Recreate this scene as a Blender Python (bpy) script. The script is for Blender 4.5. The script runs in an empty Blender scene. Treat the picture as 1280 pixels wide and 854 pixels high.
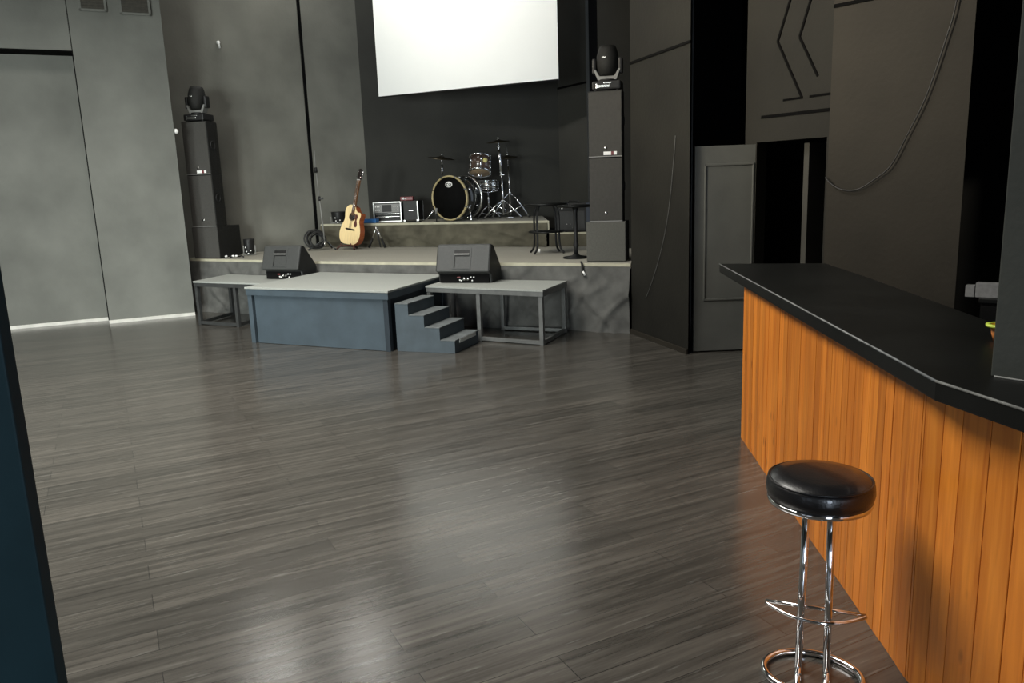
import bpy, bmesh, math, random
from mathutils import Vector, Matrix, noise
random.seed(7)
C = bpy.context.scene.collection
PI = math.pi
def R(d): return math.radians(d)

# ------------------------------------------------------------------ materials
def mat(name, col, rough=.5, metal=0., var=.0, scale=3., bump=0., bscale=60., spec=.5, coat=0., stretch=(1,1,1), col2=None, detail=4.):
    m = bpy.data.materials.new(name); m.use_nodes = True
    nt = m.node_tree; b = nt.nodes['Principled BSDF']
    b.inputs['Roughness'].default_value = rough; b.inputs['Metallic'].default_value = metal
    b.inputs['Specular IOR Level'].default_value = spec; b.inputs['Coat Weight'].default_value = coat
    b.inputs['Base Color'].default_value = (*col, 1)
    tc = nt.nodes.new('ShaderNodeTexCoord')
    mp = nt.nodes.new('ShaderNodeMapping'); mp.inputs['Scale'].default_value = stretch
    nt.links.new(tc.outputs['Object'], mp.inputs[0])
    if var > 0 or col2:
        n = nt.nodes.new('ShaderNodeTexNoise'); n.inputs['Scale'].default_value = scale; n.inputs['Detail'].default_value = detail
        nt.links.new(mp.outputs[0], n.inputs['Vector'])
        r = nt.nodes.new('ShaderNodeValToRGB')
        r.color_ramp.elements[0].position = .3; r.color_ramp.elements[1].position = .7
        a = col if col2 else tuple(c*(1-var) for c in col)
        z = col2 if col2 else tuple(min(1, c*(1+var)) for c in col)
        r.color_ramp.elements[0].color = (*a, 1); r.color_ramp.elements[1].color = (*z, 1)
        nt.links.new(n.outputs['Fac'], r.inputs[0]); nt.links.new(r.outputs[0], b.inputs['Base Color'])
    if bump > 0:
        n2 = nt.nodes.new('ShaderNodeTexNoise'); n2.inputs['Scale'].default_value = bscale; n2.inputs['Detail'].default_value = 6
        nt.links.new(mp.outputs[0], n2.inputs['Vector'])
        bp = nt.nodes.new('ShaderNodeBump'); bp.inputs['Strength'].default_value = bump; bp.inputs['Distance'].default_value = .01
        nt.links.new(n2.outputs['Fac'], bp.inputs['Height']); nt.links.new(bp.outputs[0], b.inputs['Normal'])
    return m

def floor_mat():
    m = bpy.data.materials.new('dark_laminate'); m.use_nodes = True
    nt = m.node_tree; L = nt.links.new; N = nt.nodes.new; b = nt.nodes['Principled BSDF']
    tc = N('ShaderNodeTexCoord'); mp = N('ShaderNodeMapping'); mp.inputs['Rotation'].default_value = (0, 0, R(-27))
    L(tc.outputs['Object'], mp.inputs[0])
    br = N('ShaderNodeTexBrick'); br.offset = .37; br.offset_frequency = 2
    for k, v in (('Scale', 1.), ('Mortar Size', .0016), ('Mortar Smooth', .1), ('Bias', 0.), ('Brick Width', 1.28), ('Row Height', .16)): br.inputs[k].default_value = v
    br.inputs['Color1'].default_value = (.044, .041, .036, 1); br.inputs['Color2'].default_value = (.062, .057, .05, 1)
    br.inputs['Mortar'].default_value = (.018, .017, .016, 1)
    L(mp.outputs[0], br.inputs['Vector'])
    m2 = N('ShaderNodeMapping'); m2.inputs['Scale'].default_value = (1.3, 26, 1); L(mp.outputs[0], m2.inputs[0])
    n = N('ShaderNodeTexNoise'); n.inputs['Scale'].default_value = 1.; n.inputs['Detail'].default_value = 8; n.inputs['Roughness'].default_value = .65; n.inputs['Distortion'].default_value = .4
    L(m2.outputs[0], n.inputs['Vector'])
    r = N('ShaderNodeValToRGB'); r.color_ramp.elements[0].position = .3; r.color_ramp.elements[0].color = (.55, .55, .55, 1)
    r.color_ramp.elements[1].position = .72; r.color_ramp.elements[1].color = (1.7, 1.7, 1.68, 1)
    L(n.outputs['Fac'], r.inputs[0])
    mx = N('ShaderNodeMix'); mx.data_type = 'RGBA'; mx.blend_type = 'MULTIPLY'; mx.inputs[0].default_value = 1
    L(br.outputs['Color'], mx.inputs[6]); L(r.outputs[0], mx.inputs[7])
    # pale worn grain flecks
    m3 = N('ShaderNodeMapping'); m3.inputs['Scale'].default_value = (4.5, 50, 1); L(mp.outputs[0], m3.inputs[0])
    n3 = N('ShaderNodeTexNoise'); n3.inputs['Scale'].default_value = 1.; n3.inputs['Detail'].default_value = 5; L(m3.outputs[0], n3.inputs['Vector'])
    r3 = N('ShaderNodeValToRGB'); r3.color_ramp.elements[0].position = .62; r3.color_ramp.elements[0].color = (0, 0, 0, 1)
    r3.color_ramp.elements[1].position = .8; r3.color_ramp.elements[1].color = (.55, .55, .55, 1)
    L(n3.outputs['Fac'], r3.inputs[0])
    mx3 = N('ShaderNodeMix'); mx3.data_type = 'RGBA'
    L(r3.outputs[0], mx3.inputs[0]); L(mx.outputs[2], mx3.inputs[6]); mx3.inputs[7].default_value = (.2, .2, .19, 1)
    L(mx3.outputs[2], b.inputs['Base Color'])
    rr = N('ShaderNodeMapRange'); rr.inputs[3].default_value = .13; rr.inputs[4].default_value = .27
    L(n.outputs['Fac'], rr.inputs[0]); L(rr.outputs[0], b.inputs['Roughness'])
    bp = N('ShaderNodeBump'); bp.inputs['Strength'].default_value = .12; bp.inputs['Distance'].default_value = .004
    L(n.outputs['Fac'], bp.inputs['Height']); L(bp.outputs[0], b.inputs['Normal'])
    b.inputs['Specular IOR Level'].default_value = .85
    return m

def plank_mat():
    m = bpy.data.materials.new('varnished_pine'); m.use_nodes = True
    nt = m.node_tree; L = nt.links.new; N = nt.nodes.new; b = nt.nodes['Principled BSDF']
    tc = N('ShaderNodeTexCoord'); g = N('ShaderNodeNewGeometry')
    ad = N('ShaderNodeVectorMath'); ad.operation = 'ADD'; L(tc.outputs['Object'], ad.inputs[0])
    ml = N('ShaderNodeMath'); ml.operation = 'MULTIPLY'; ml.inputs[1].default_value = 40; L(g.outputs['Random Per Island'], ml.inputs[0]); L(ml.outputs[0], ad.inputs[1])
    mp = N('ShaderNodeMapping'); mp.inputs['Scale'].default_value = (30, 30, 1.6); L(ad.outputs[0], mp.inputs[0])
    n = N('ShaderNodeTexNoise'); n.inputs['Scale'].default_value = 1; n.inputs['Detail'].default_value = 6; n.inputs['Distortion'].default_value = .7
    L(mp.outputs[0], n.inputs['Vector'])
    r = N('ShaderNodeValToRGB'); e = r.color_ramp.elements
    e[0].position = .28; e[0].color = (.52, .138, .012, 1); e[1].position = .72; e[1].color = (.80, .275, .032, 1)
    L(n.outputs['Fac'], r.inputs[0])
    hs = N('ShaderNodeHueSaturation'); mr = N('ShaderNodeMapRange'); mr.inputs[3].default_value = .78; mr.inputs[4].default_value = 1.12
    L(g.outputs['Random Per Island'], mr.inputs[0]); L(mr.outputs[0], hs.inputs['Value']); L(r.outputs[0], hs.inputs['Color'])
    m2 = N('ShaderNodeMapping'); m2.inputs['Scale'].default_value = (9, 9, 3.5); L(ad.outputs[0], m2.inputs[0])
    v = N('ShaderNodeTexVoronoi'); v.inputs['Scale'].default_value = 1; L(m2.outputs[0], v.inputs['Vector'])
    r2 = N('ShaderNodeValToRGB'); r2.color_ramp.elements[0].position = .03; r2.color_ramp.elements[0].color = (.3, .22, .2, 1)
    r2.color_ramp.elements[1].position = .13; r2.color_ramp.elements[1].color = (1, 1, 1, 1); L(v.outputs['Distance'], r2.inputs[0])
    mx = N('ShaderNodeMix'); mx.data_type = 'RGBA'; mx.blend_type = 'MULTIPLY'; mx.inputs[0].default_value = .8
    L(hs.outputs[0], mx.inputs[6]); L(r2.outputs[0], mx.inputs[7]); L(mx.outputs[2], b.inputs['Base Color'])
    b.inputs['Roughness'].default_value = .38
    return m

M = dict(
 platform_shaded=mat('shaded_platform_paint', (.02, .028, .036), .6, var=.15, scale=5, spec=.3),  # darkened copy of the platform paint: shade on its right side, dark legs
 column=mat('column_paint', (.055, .058, .05), .6, var=.15, scale=1.5, bump=.15, bscale=30, spec=.25),
 facet=mat('dark_facet_paint', (.04, .039, .033), .8, var=.2, scale=1.2, bump=.2, bscale=25),
 floor=floor_mat(), pine=plank_mat(),
 grey_paint=mat('dark_grey_wall_paint', (.132, .136, .122), .75, var=.22, scale=1.3, bump=.25, bscale=25),
 grey_paint2=mat('dark_grey_stage_wall_paint', (.15, .148, .127), .8, var=.25, scale=1.1, bump=.25, bscale=25),
 black_paint=mat('black_wall_paint', (.0125, .012, .0095), .7, var=.3, scale=1.2, bump=.2, bscale=25, spec=.25),
 backdrop=mat('black_backdrop_paint', (.018, .018, .015), .85, var=.3, scale=.9, bump=.15, bscale=30),
 warm_paint=mat('black_brown_wall_paint', (.021, .018, .013), .7, var=.2, scale=1.4, bump=.2, bscale=25, spec=.25),
 void=mat('unlit_and_plain_black', (.006, .006, .006), .95, spec=.1),  # near black: darkness of unlit recesses put into colour, also plain black parts
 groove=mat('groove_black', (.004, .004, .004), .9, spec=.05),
 ceiling=mat('dark_ceiling', (.05, .05, .048), .9, var=.1),
 rear=mat('rear_wall_plaster', (.3, .29, .27), .85, var=.1, bump=.1),
 white_trim=mat('white_skirting', (.6, .59, .55), .5, var=.12, scale=8),
 vent=mat('vent_metal', (.035, .032, .024), .7, var=.3, scale=20),
 carpet=mat('grey_deck_carpet', (.31, .325, .305), .95, var=.13, scale=90, bump=.5, bscale=260, spec=.1),
 stage_carpet=mat('stage_carpet', (.33, .32, .275), .95, var=.13, scale=90, bump=.5, bscale=260, spec=.1),
 trim_yellow=mat('pale_edge_strip', (.42, .4, .3), .6, var=.12, scale=9),
 skirt=mat('black_grey_stage_cloth', (.1, .1, .094), .85, var=.3, scale=5, bump=.4, bscale=300, spec=.2),
 skirt_brown=mat('olive_riser_cloth', (.092, .085, .062), .9, var=.3, scale=4, bump=.4, bscale=300, spec=.2),
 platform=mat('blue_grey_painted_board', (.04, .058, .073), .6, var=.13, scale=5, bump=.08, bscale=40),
 deckmetal=mat('grey_steel_tube', (.14, .145, .142), .45, metal=.35, var=.15, scale=12),
 darkmetal=mat('dark_steel_tube', (.045, .047, .047), .5, metal=.3, var=.15, scale=12),
 step=mat('blue_grey_step_paint', (.045, .062, .075), .6, var=.15, scale=7, bump=.08, bscale=40),
 tread=mat('grey_step_tread', (.095, .107, .11), .75, var=.2, scale=12, bump=.2, bscale=120),  # treads paler than the stair body
 cab=mat('black_textured_cabinet', (.013, .013, .012), .6, var=.15, scale=40, bump=.3, bscale=500, spec=.25),
 grille=mat('dark_grey_speaker_grille', (.045, .043, .038), .55, metal=.15, var=.12, scale=30, bump=.5, bscale=700),
 monitor=mat('charcoal_moulded_plastic', (.04, .042, .041), .5, var=.1, scale=40, bump=.3, bscale=400),
 blackplastic=mat('black_plastic', (.011, .011, .011), .5, var=.2, scale=20, spec=.3),
 subgrey=mat('grey_carpeted_box', (.092, .091, .08), .9, var=.12, scale=60, bump=.4, bscale=300),
 chrome=mat('chrome', (.82, .83, .85), .08, metal=1., var=.03, scale=5),
 steel=mat('brushed_steel', (.62, .62, .6), .25, metal=1., var=.06, scale=15),
 silver=mat('silver_case_edge', (.66, .67, .65), .35, metal=.7, var=.08, scale=20),
 leather=mat('black_leatherette', (.008, .008, .009), .3, var=.2, scale=30, bump=.12, bscale=180, coat=.3),
 counter=mat('black_laminate_counter', (.005, .0055, .0052), .4, var=.35, scale=2.5, bump=.03, bscale=60, spec=.25),
 worn=mat('worn_counter_edge', (.16, .165, .16), .5, var=.4, scale=14),
 door=mat('black_blue_door_paint', (.12, .124, .115), .45, var=.12, scale=3, bump=.06, bscale=50),
 screen=mat('matt_white_screen', (.93, .94, .92), .9, var=.01, scale=2, spec=.1),
 white=mat('white_plastic', (.8, .8, .78), .4, var=.05, scale=9),
 red=mat('red_paint', (.14, .018, .02), .4, var=.1, scale=9),
 spruce=mat('pale_spruce_top', (.88, .68, .36), .35, var=.1, scale=2, stretch=(60, 1, 3), coat=.3),
 mahogany=mat('orange_mahogany', (.35, .085, .025), .35, var=.25, scale=6, stretch=(1, 1, 6), coat=.3),
 neckwood=mat('brown_neck_wood', (.15, .07, .03), .4, var=.2, scale=8),
 ebony=mat('dark_ebony', (.018, .013, .011), .4, var=.2, scale=12),
 bassshell=mat('black_drum_wrap', (.02, .021, .02), .18, var=.3, scale=9, coat=.4),
 hoop=mat('natural_maple_hoop', (.4, .33, .17), .4, var=.15, scale=12),
 tomshell=mat('dark_brown_drum_wrap', (.075, .05, .04), .2, var=.35, scale=7, coat=.4),
 drumskin=mat('tan_drum_head', (.35, .25, .15), .5, var=.1, scale=9),
 whiteskin=mat('white_drum_head', (.6, .6, .57), .5, var=.05, scale=9),
 blackskin=mat('black_drum_head', (.003, .003, .003), .8, var=.2, scale=9, spec=.08),
 bronze=mat('dark_bronze_cymbal', (.07, .06, .04), .35, metal=.9, var=.2, scale=12),
 yellow=mat('yellow_badge', (.6, .55, .2), .4, var=.1, scale=30),
 blue=mat('blue_board', (.03, .14, .38), .45, var=.15, scale=6),
 navy=mat('navy_cloth', (.02, .04, .16), .8, var=.2, scale=20),
 orange=mat('orange_plastic', (.85, .3, .08), .35, var=.1, scale=9),
 lime=mat('lime_plastic', (.6, .75, .1), .35, var=.1, scale=9),
 paper=mat('white_paper_stack', (.2, .2, .2), .8, var=.15, scale=30),
 cable=mat('black_rubber_cable', (.012, .012, .012), .5, var=.2, scale=20),
 greycable=mat('grey_cable', (.028, .025, .018), .6, var=.2, scale=20),
 glass=mat('lamp_lens', (.1, .11, .12), .08, var=.1, scale=9),
 greyplastic=mat('grey_yoke_plastic', (.19, .19, .18), .5, var=.08, scale=9),
 post=mat('blue_black_post_paint', (.02, .052, .064), .5, var=.15, scale=4, bump=.05, bscale=40, spec=.2),
 umber=mat('umber_wood_stand', (.09, .03, .022), .5, var=.2, scale=9),
)

# ------------------------------------------------------------------ mesh builder
class MB:
    def __init__(s): s.bm = bmesh.new(); s.T = Matrix.Identity(4)
    def _add(s, verts, faces, bev=0, seg=2, smooth=False):
        t = bmesh.new(); vs = [t.verts.new(v) for v in verts]
        for f in faces:
            try: t.faces.new([vs[i] for i in f])
            except ValueError: pass
        bmesh.ops.recalc_face_normals(t, faces=t.faces)
        if bev > 0:
            ed = [e for e in t.edges if len(e.link_faces) == 2 and e.calc_face_angle(0) > R(28)]
            bmesh.ops.bevel(t, geom=ed, offset=bev, segments=seg, affect='EDGES', profile=.6, clamp_overlap=True)
        mp = {}
        for v in t.verts: mp[v] = s.bm.verts.new(s.T @ v.co)
        for f in t.faces:
            nf = s.bm.faces.new([mp[v] for v in f.verts]); nf.smooth = smooth
        t.free(); return s
    def box(s, x0, x1, y0, y1, z0, z1, bev=0, seg=2):
        v = [(x, y, z) for z in (z0, z1) for y in (y0, y1) for x in (x0, x1)]
        return s._add([Vector(p) for p in v], [(0, 1, 3, 2), (4, 5, 7, 6), (0, 1, 5, 4), (2, 3, 7, 6), (0, 2, 6, 4), (1, 3, 7, 5)], bev, seg)
    def prism(s, poly, z0, z1, bev=0, seg=2, smooth=False):
        n = len(poly); v = [Vector((*p[:2], z0)) for p in poly] + [Vector((*p[:2], z1)) for p in poly]
        f = [tuple(range(n)), tuple(range(n, 2*n))] + [(i, (i+1) % n, n+(i+1) % n, n+i) for i in range(n)]
        return s._add(v, f, bev, seg, smooth)
    def slab(s, a, b, z0, z1, t, bev=0):
        """upright wall piece from a to b, thickness t to the left of a->b"""
        a = Vector(a); b = Vector(b); d = (b-a).normalized(); n = Vector((-d.y, d.x))*t
        return s.prism([a, b, b+n, a+n], z0, z1, bev)
    def bar(s, a, b, w, h=None, bev=0, up=(0, 0, 1)):
        """rectangular bar from 3-D point a to b"""
        h = h or w; a = Vector(a); b = Vector(b); d = (b-a).normalized(); u = Vector(up)
        if abs(d.dot(u)) > .95: u = Vector((0, 1, 0))
        x = d.cross(u).normalized()*w/2; y = x.cross(d).normalized()*h/2
        v = [a-x-y, a+x-y, a+x+y, a-x+y, b-x-y, b+x-y, b+x+y, b-x+y]
        return s._add(v, [(0, 1, 2, 3), (4, 5, 6, 7), (0, 1, 5, 4), (1, 2, 6, 5), (2, 3, 7, 6), (3, 0, 4, 7)], bev)
    def tube(s, pts, r, seg=10, closed=False, r1=None):
        pts = [Vector(p) for p in pts]; n = len(pts); rings = []; V = []; prev = None
        for i, p in enumerate(pts):
            if closed: d = pts[(i+1) % n]-pts[i-1]
            else: d = pts[min(i+1, n-1)]-pts[max(i-1, 0)]
            d.normalize()
            if prev is None:
                u = Vector((0, 0, 1)) if abs(d.z) < .9 else Vector((1, 0, 0))
                x = d.cross(u).normalized()
            else:
                x = (prev - d*prev.dot(d)); x.normalize()
            prev = x; y = d.cross(x)
            rr = r if r1 is None else r+(r1-r)*i/(n-1)
            rings.append(list(range(len(V), len(V)+seg)))
            V += [p+(x*math.cos(2*PI*k/seg)+y*math.sin(2*PI*k/seg))*rr for k in range(seg)]
        F = []
        for i in range(n if closed else n-1):
            A = rings[i]; B = rings[(i+1) % n]
            F += [(A[k], A[(k+1) % seg], B[(k+1) % seg], B[k]) for k in range(seg)]
        if not closed: F += [tuple(rings[0]), tuple(rings[-1])]
        return s._add(V, F, smooth=True)
    def lathe(s, prof, seg=32, axis=None, origin=(0, 0, 0), smooth=True, loop=False):
        """prof: (r,z) list, closed at ends when r==0"""
        q = Vector((0, 0, 1)).rotation_difference(Vector(axis)).to_matrix() if axis else Matrix.Identity(3)
        o = Vector(origin); V = []; rings = []
        for r, z in prof:
            if r < 1e-6: rings.append([len(V)]); V.append(q @ Vector((0, 0, z))+o)
            else:
                rings.append(list(range(len(V), len(V)+seg)))
                V += [q @ Vector((r*math.cos(2*PI*k/seg), r*math.sin(2*PI*k/seg), z))+o for k in range(seg)]
        F = []
        for A, B in zip(rings, rings[1:]):
            for k in range(seg):
                k2 = (k+1) % seg
                if len(A) == 1 and len(B) > 1: F.append((A[0], B[k], B[k2]))
                elif len(B) == 1 and len(A) > 1: F.append((A[k], A[k2], B[0]))
                elif len(A) > 1: F.append((A[k], A[k2], B[k2], B[k]))
        if loop:
            A, B = rings[-1], rings[0]
            F += [(A[k], A[(k+1) % seg], B[(k+1) % seg], B[k]) for k in range(seg)]
        else:
            if len(rings[0]) > 1: F.append(tuple(rings[0]))
            if len(rings[-1]) > 1: F.append(tuple(rings[-1]))
        return s._add(V, F, smooth=smooth)
    def cyl(s, a, b, r, seg=20, bev=0, r2=None):
        a = Vector(a); b = Vector(b); L = (b-a).length; r2 = r if r2 is None else r2
        pr = [(0, 0), (r-bev, 0), (r, bev), (r2, L-bev), (r2-bev, L), (0, L)] if bev else [(0, 0), (r, 0), (r, L), (0, L)] if r2 == r else [(0, 0), (r, 0), (r2, L), (0, L)]
        return s.lathe(pr, seg, (b-a).normalized(), a)
    def sphere(s, c, r, seg=16, sc=(1, 1, 1)):
        T = s.T; s.T = T @ Matrix.Translation(c) @ Matrix.Diagonal((*sc, 1))
        s.lathe([(r*math.sin(PI*i/10), -r*math.cos(PI*i/10)) if 0 < i < 10 else (0, -r*math.cos(PI*i/10)) for i in range(11)], seg); s.T = T; return s
    def ring(s, c, R_, r, axis=(0, 0, 1), seg=40, rs=10, a0=0, a1=2*PI):
        q = Vector((0, 0, 1)).rotation_difference(Vector(axis)).to_matrix(); c = Vector(c)
        full = abs(a1-a0-2*PI) < 1e-6; n = seg if full else seg+1
        pts = [c+q @ Vector((R_*math.cos(a0+(a1-a0)*k/seg), R_*math.sin(a0+(a1-a0)*k/seg), 0)) for k in range(n)]
        return s.tube(pts, r, rs, closed=full)
    def sheet(s, rows, smooth=True):
        n = len(rows[0]); V = [Vector(p) for r in rows for p in r]
        F = [(i*n+j, i*n+j+1, (i+1)*n+j+1, (i+1)*n+j) for i in range(len(rows)-1) for j in range(n-1)]
        return s._add(V, F, smooth=smooth)
    def build(s, name, m, parent=None, solid=0):
        me = bpy.data.meshes.new(name); s.bm.to_mesh(me); s.bm.free(); me.materials.append(M[m])
        o = bpy.data.objects.new(name, me); C.objects.link(o)
        if parent: o.parent = parent
        if solid:
            md = o.modifiers.new('thickness', 'SOLIDIFY'); md.thickness = solid; md.offset = 0
        return o
def tag(o, label, cat, group=None, kind=None):
    o['label'] = label; o['category'] = cat
    if group: o['group'] = group
    if kind: o['kind'] = kind
    return o
def thing(name, label, cat, loc=(0, 0, 0), rz=0, group=None):
    o = bpy.data.objects.new(name, None); o.empty_display_size = .1; C.objects.link(o)
    o.location = loc; o.rotation_euler = (0, 0, rz); return tag(o, label, cat, group)
def struct(name, mb, m, label, cat, parent=None):
    o = mb.build(name, m, parent)
    if parent is None: tag(o, label, cat, kind='structure')
    return o
def copy_tree(o, parent=None):
    c = o.copy(); C.objects.link(c); c.parent = parent
    for ch in list(o.children): copy_tree(ch, c)
    return c
def catmull(pts, n=8, closed=False):
    pts = [Vector(p) for p in pts]; N = len(pts); out = []
    for i in range(N if closed else N-1):
        g = lambda k: pts[k % N] if closed else pts[max(0, min(N-1, k))]
        p0, p1, p2, p3 = g(i-1), g(i), g(i+1), g(i+2)
        for k in range(n):
            t = k/n
            out.append(.5*((2*p1)+(p2-p0)*t+(2*p0-5*p1+4*p2-p3)*t*t+(3*p1-p0-3*p2+p3)*t**3))
    if not closed: out.append(pts[-1])
    return out

# ------------------------------------------------------------------ camera
cam = bpy.data.cameras.new('camera'); co = bpy.data.objects.new('camera', cam); C.objects.link(co)
F_PX = 982.; cam.sensor_width = 36; cam.lens = F_PX*36/1280; cam.clip_start = .05
dn = Vector((180., 4963., F_PX)).normalized()
fz = Vector((0, 0, 1)); fy = (fz-dn*fz.dot(dn)).normalized(); fx = dn.cross(fy)
def c2w(v): return Vector((fx.dot(v), fy.dot(v), -dn.dot(v)))
ex = c2w(Vector((1, 0, 0))); ey = c2w(Vector((0, -1, 0))); ez = c2w(Vector((0, 0, -1)))
mw = Matrix((ex, ey, ez)).transposed().to_4x4(); mw.translation = (0, 0, 1.68); co.matrix_world = mw
bpy.context.scene.camera = co

# ------------------------------------------------------------------ room shell
CZ = 6.5
struct('floor', MB().prism([(-9.6, -4), (4.6, -4), (4.6, 15.5), (-9.6, 15.5)], -.1, 0), 'floor', 'dark grey laminate plank floor of the hall', 'floor')
struct('ceiling', MB().box(-9.6, 4.6, -4, 15.5, CZ, CZ+.1), 'ceiling', 'dark ceiling above the hall', 'ceiling')
uA = Vector((.9025, .4305)); nA = Vector((-.4305, .9025))          # left wall direction and its outward normal
pB0 = Vector((-5.6, 10.839)); pB1 = Vector((-4.6, 11.342))
pA1 = Vector((-5.814, 11.13)); pA0 = pA1-uA*4.2
struct('wall_left', MB().slab(pA0, pA1+uA*.5, 0, 3.75, .2), 'grey_paint', 'recessed grey wall panel at the far left', 'wall')
ob0 = pB0-uA*4.2
struct('wall_left_bulkhead', MB().slab(ob0, pB0, 3.62, CZ, .5), 'grey_paint', 'grey bulkhead above the recessed panel at far left', 'wall')
struct('wall_left_pier', MB().prism([pB0, pB1, (-5.1, 12.24), pB0+nA*.7], 0, CZ), 'grey_paint', 'broad grey pier left of the speaker stack', 'wall')
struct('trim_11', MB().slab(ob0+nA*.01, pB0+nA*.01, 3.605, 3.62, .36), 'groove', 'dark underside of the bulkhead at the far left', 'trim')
struct('trim_1', MB().slab(pB0-uA*.008, pB0+uA*.005, .046, CZ, .02), 'groove', 'thin dark joint with painted contact shadow beside the broad grey pier', 'trim')  # joint at the top; lower part paints the contact shadow at the pier
struct('baseboard_left', MB().slab(pA0-nA*.02, pA1-nA*.02+uA*.22, 0, .045, .02), 'white_trim', 'white skirting strip under the recessed left panel', 'baseboard')
struct('baseboard_left_pier', MB().slab(pB0-nA*.02, pB1-nA*.02, 0, .045, .02), 'white_trim', 'white skirting strip under the broad grey pier', 'baseboard')
c0 = Vector((-5.25, 12.04)); c1 = Vector((-3.27, 13.585)); c2 = Vector((-2.46, 14.22))
struct('wall_stage_left', MB().slab(c0, c1-Vector((.788, .615))*.02, 0, CZ, .2), 'grey_paint2', 'grey wall panel behind the left speaker stack', 'wall')
struct('wall_stage_corner', MB().slab(c1+Vector((.788, .615))*.02, c2, 0, CZ, .2), 'grey_paint2', 'grey wall panel behind the guitar', 'wall')
struct('trim_2', MB().slab(c1-Vector((.788, .615))*.03, c1+Vector((.788, .615))*.03, 0, CZ, .16), 'groove', 'dark vertical gap between two grey stage walls', 'trim')
d1 = Vector((.92, 13.74)); e1 = Vector((1.33, 13.03))
struct('wall_stage_back', MB().slab(c2, d1, 0, CZ, .2), 'backdrop', 'black back wall of the stage behind the drums', 'wall')
struct('wall_stage_right', MB().slab(d1, e1, 0, CZ, .15), 'facet', 'narrow black wall facet right of the screen', 'wall')
ue = (e1-d1).normalized(); ne = Vector((ue.y, -ue.x))
struct('trim_3', MB().slab(d1+ne*.012, e1+ne*.012, 3.24, 3.27, .02), 'groove', 'dark horizontal joint on the narrow facet right of the screen', 'trim')
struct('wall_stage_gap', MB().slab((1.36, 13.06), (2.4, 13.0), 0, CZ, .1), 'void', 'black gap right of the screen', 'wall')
struct('wall_stage_wing', MB().prism([(1.285, 11.06), (1.8, 10.92), (1.84, 11.05), (1.30, 11.19)], 0, CZ), 'black_paint', 'black wing wall behind the right moving head', 'wall')
g0 = Vector((1.36, 8.74)); g1 = Vector((1.721, 7.526)); ug = (g1-g0).normalized(); ng = Vector((ug.y, -ug.x))
struct('wall_right_pillar', MB().prism([g0, g1, (2.3, 9.9), (2.0, 11.3), (1.8, 10.95)], 0, CZ), 'black_paint', 'broad black pillar at the right end of the stage', 'wall')
struct('baseboard_right_pillar', MB().slab(g0+ng*.02, g1+ng*.02, 0, .05, .02, .004), 'warm_paint', 'dark skirting at the foot of the broad black pillar', 'baseboard')
struct('trim_4', MB().slab(g0+ng*.01, g1+ng*.01, 2.90, 2.925, .02), 'groove', 'dark horizontal joint on the broad black pillar', 'trim')
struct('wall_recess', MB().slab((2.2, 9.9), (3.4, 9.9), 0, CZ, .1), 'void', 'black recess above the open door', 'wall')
# J: wall with chevron grooves and doorway
j0 = Vector((2.369, 7.595)); uj = Vector((math.cos(R(-58)), math.sin(R(-58)))); nj = Vector((uj.y, -uj.x))
jw = lambda s, d=0: j0+uj*s+nj*d
dw = .76
struct('wall_right', MB().slab(jw(-.14), jw(0), 0, CZ, .14).slab(jw(0), jw(dw), 2.0, CZ, .14).slab(jw(dw), jw(1.0), 0, CZ, .14), 'black_paint', 'black wall with chevron grooves above the doorway', 'wall')
# chevron strokes: (s,z) on the wall plane
def stroke(pts, w):
    mb = MB()
    for (s0, z0), (s1, z1) in zip(pts, pts[1:]):
        a = jw(s0, .004); b = jw(s1, .004); mb.bar((*a, z0), (*b, z1), .008, w, up=(uj.x*(z1-z0)*-1, uj.y*(z1-z0)*-1, (s1-s0)))
    return mb
struct('trim_5', stroke([(.375, 3.30), (.212, 2.866), (.49, 2.355)], .022), 'groove', 'left chevron groove on the wall above the doorway', 'trim')
struct('trim_6', stroke([(.60, 3.30), (.445, 2.867), (.645, 2.515)], .022), 'groove', 'right chevron groove on the wall above the doorway', 'trim')
struct('trim_7', stroke([(.29, 2.352), (.5, 2.354)], .018), 'groove', 'short level groove under the left chevron', 'trim')
struct('trim_8', stroke([(.57, 2.354), (.85, 2.356)], .018), 'groove', 'level groove under the right chevron', 'trim')
struct('trim_9', stroke([(.05, 2.225), (.85, 2.225)], .028), 'groove', 'long level groove over the doorway', 'trim')
# dark room behind the doorway
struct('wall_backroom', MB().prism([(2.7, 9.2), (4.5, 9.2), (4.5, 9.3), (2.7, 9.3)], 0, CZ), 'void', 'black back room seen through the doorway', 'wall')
dp = thing('door_2', 'dark half open inner door behind the doorway right of the open leaf', 'door', (*jw(.45, -.14), 0), R(-58)); dp['kind'] = 'structure'
MB().box(-.028, .028, 0, .55, .01, 1.97, .004).build('leaf', 'facet', dp)
MB().cyl((-.022, .06, 1.0), (-.07, .06, 1.0), .01).cyl((-.07, .06, 1.0), (-.07, .16, 1.0), .01).build('handle', 'steel', dp)
# open door leaf
dl = thing('door_1', 'dark grey panelled door leaf standing open beside the broad black pillar', 'door', (1.79, 7.592, 0), R(1)); dl['kind'] = 'structure'
MB().box(0, .575, 0, .04, .012, 1.985, .004).build('leaf', 'door', dl)
fr = MB()
for a, b, c_, d_ in ((.09, .56, 1.80, 1.82), (.09, .56, .515, .535), (.09, .105, .515, 1.82), (.545, .56, .515, 1.82)):
    fr.box(a, b, -.010, .004, c_, d_, .004)
fr.build('panel_moulding', 'door', dl)
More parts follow.
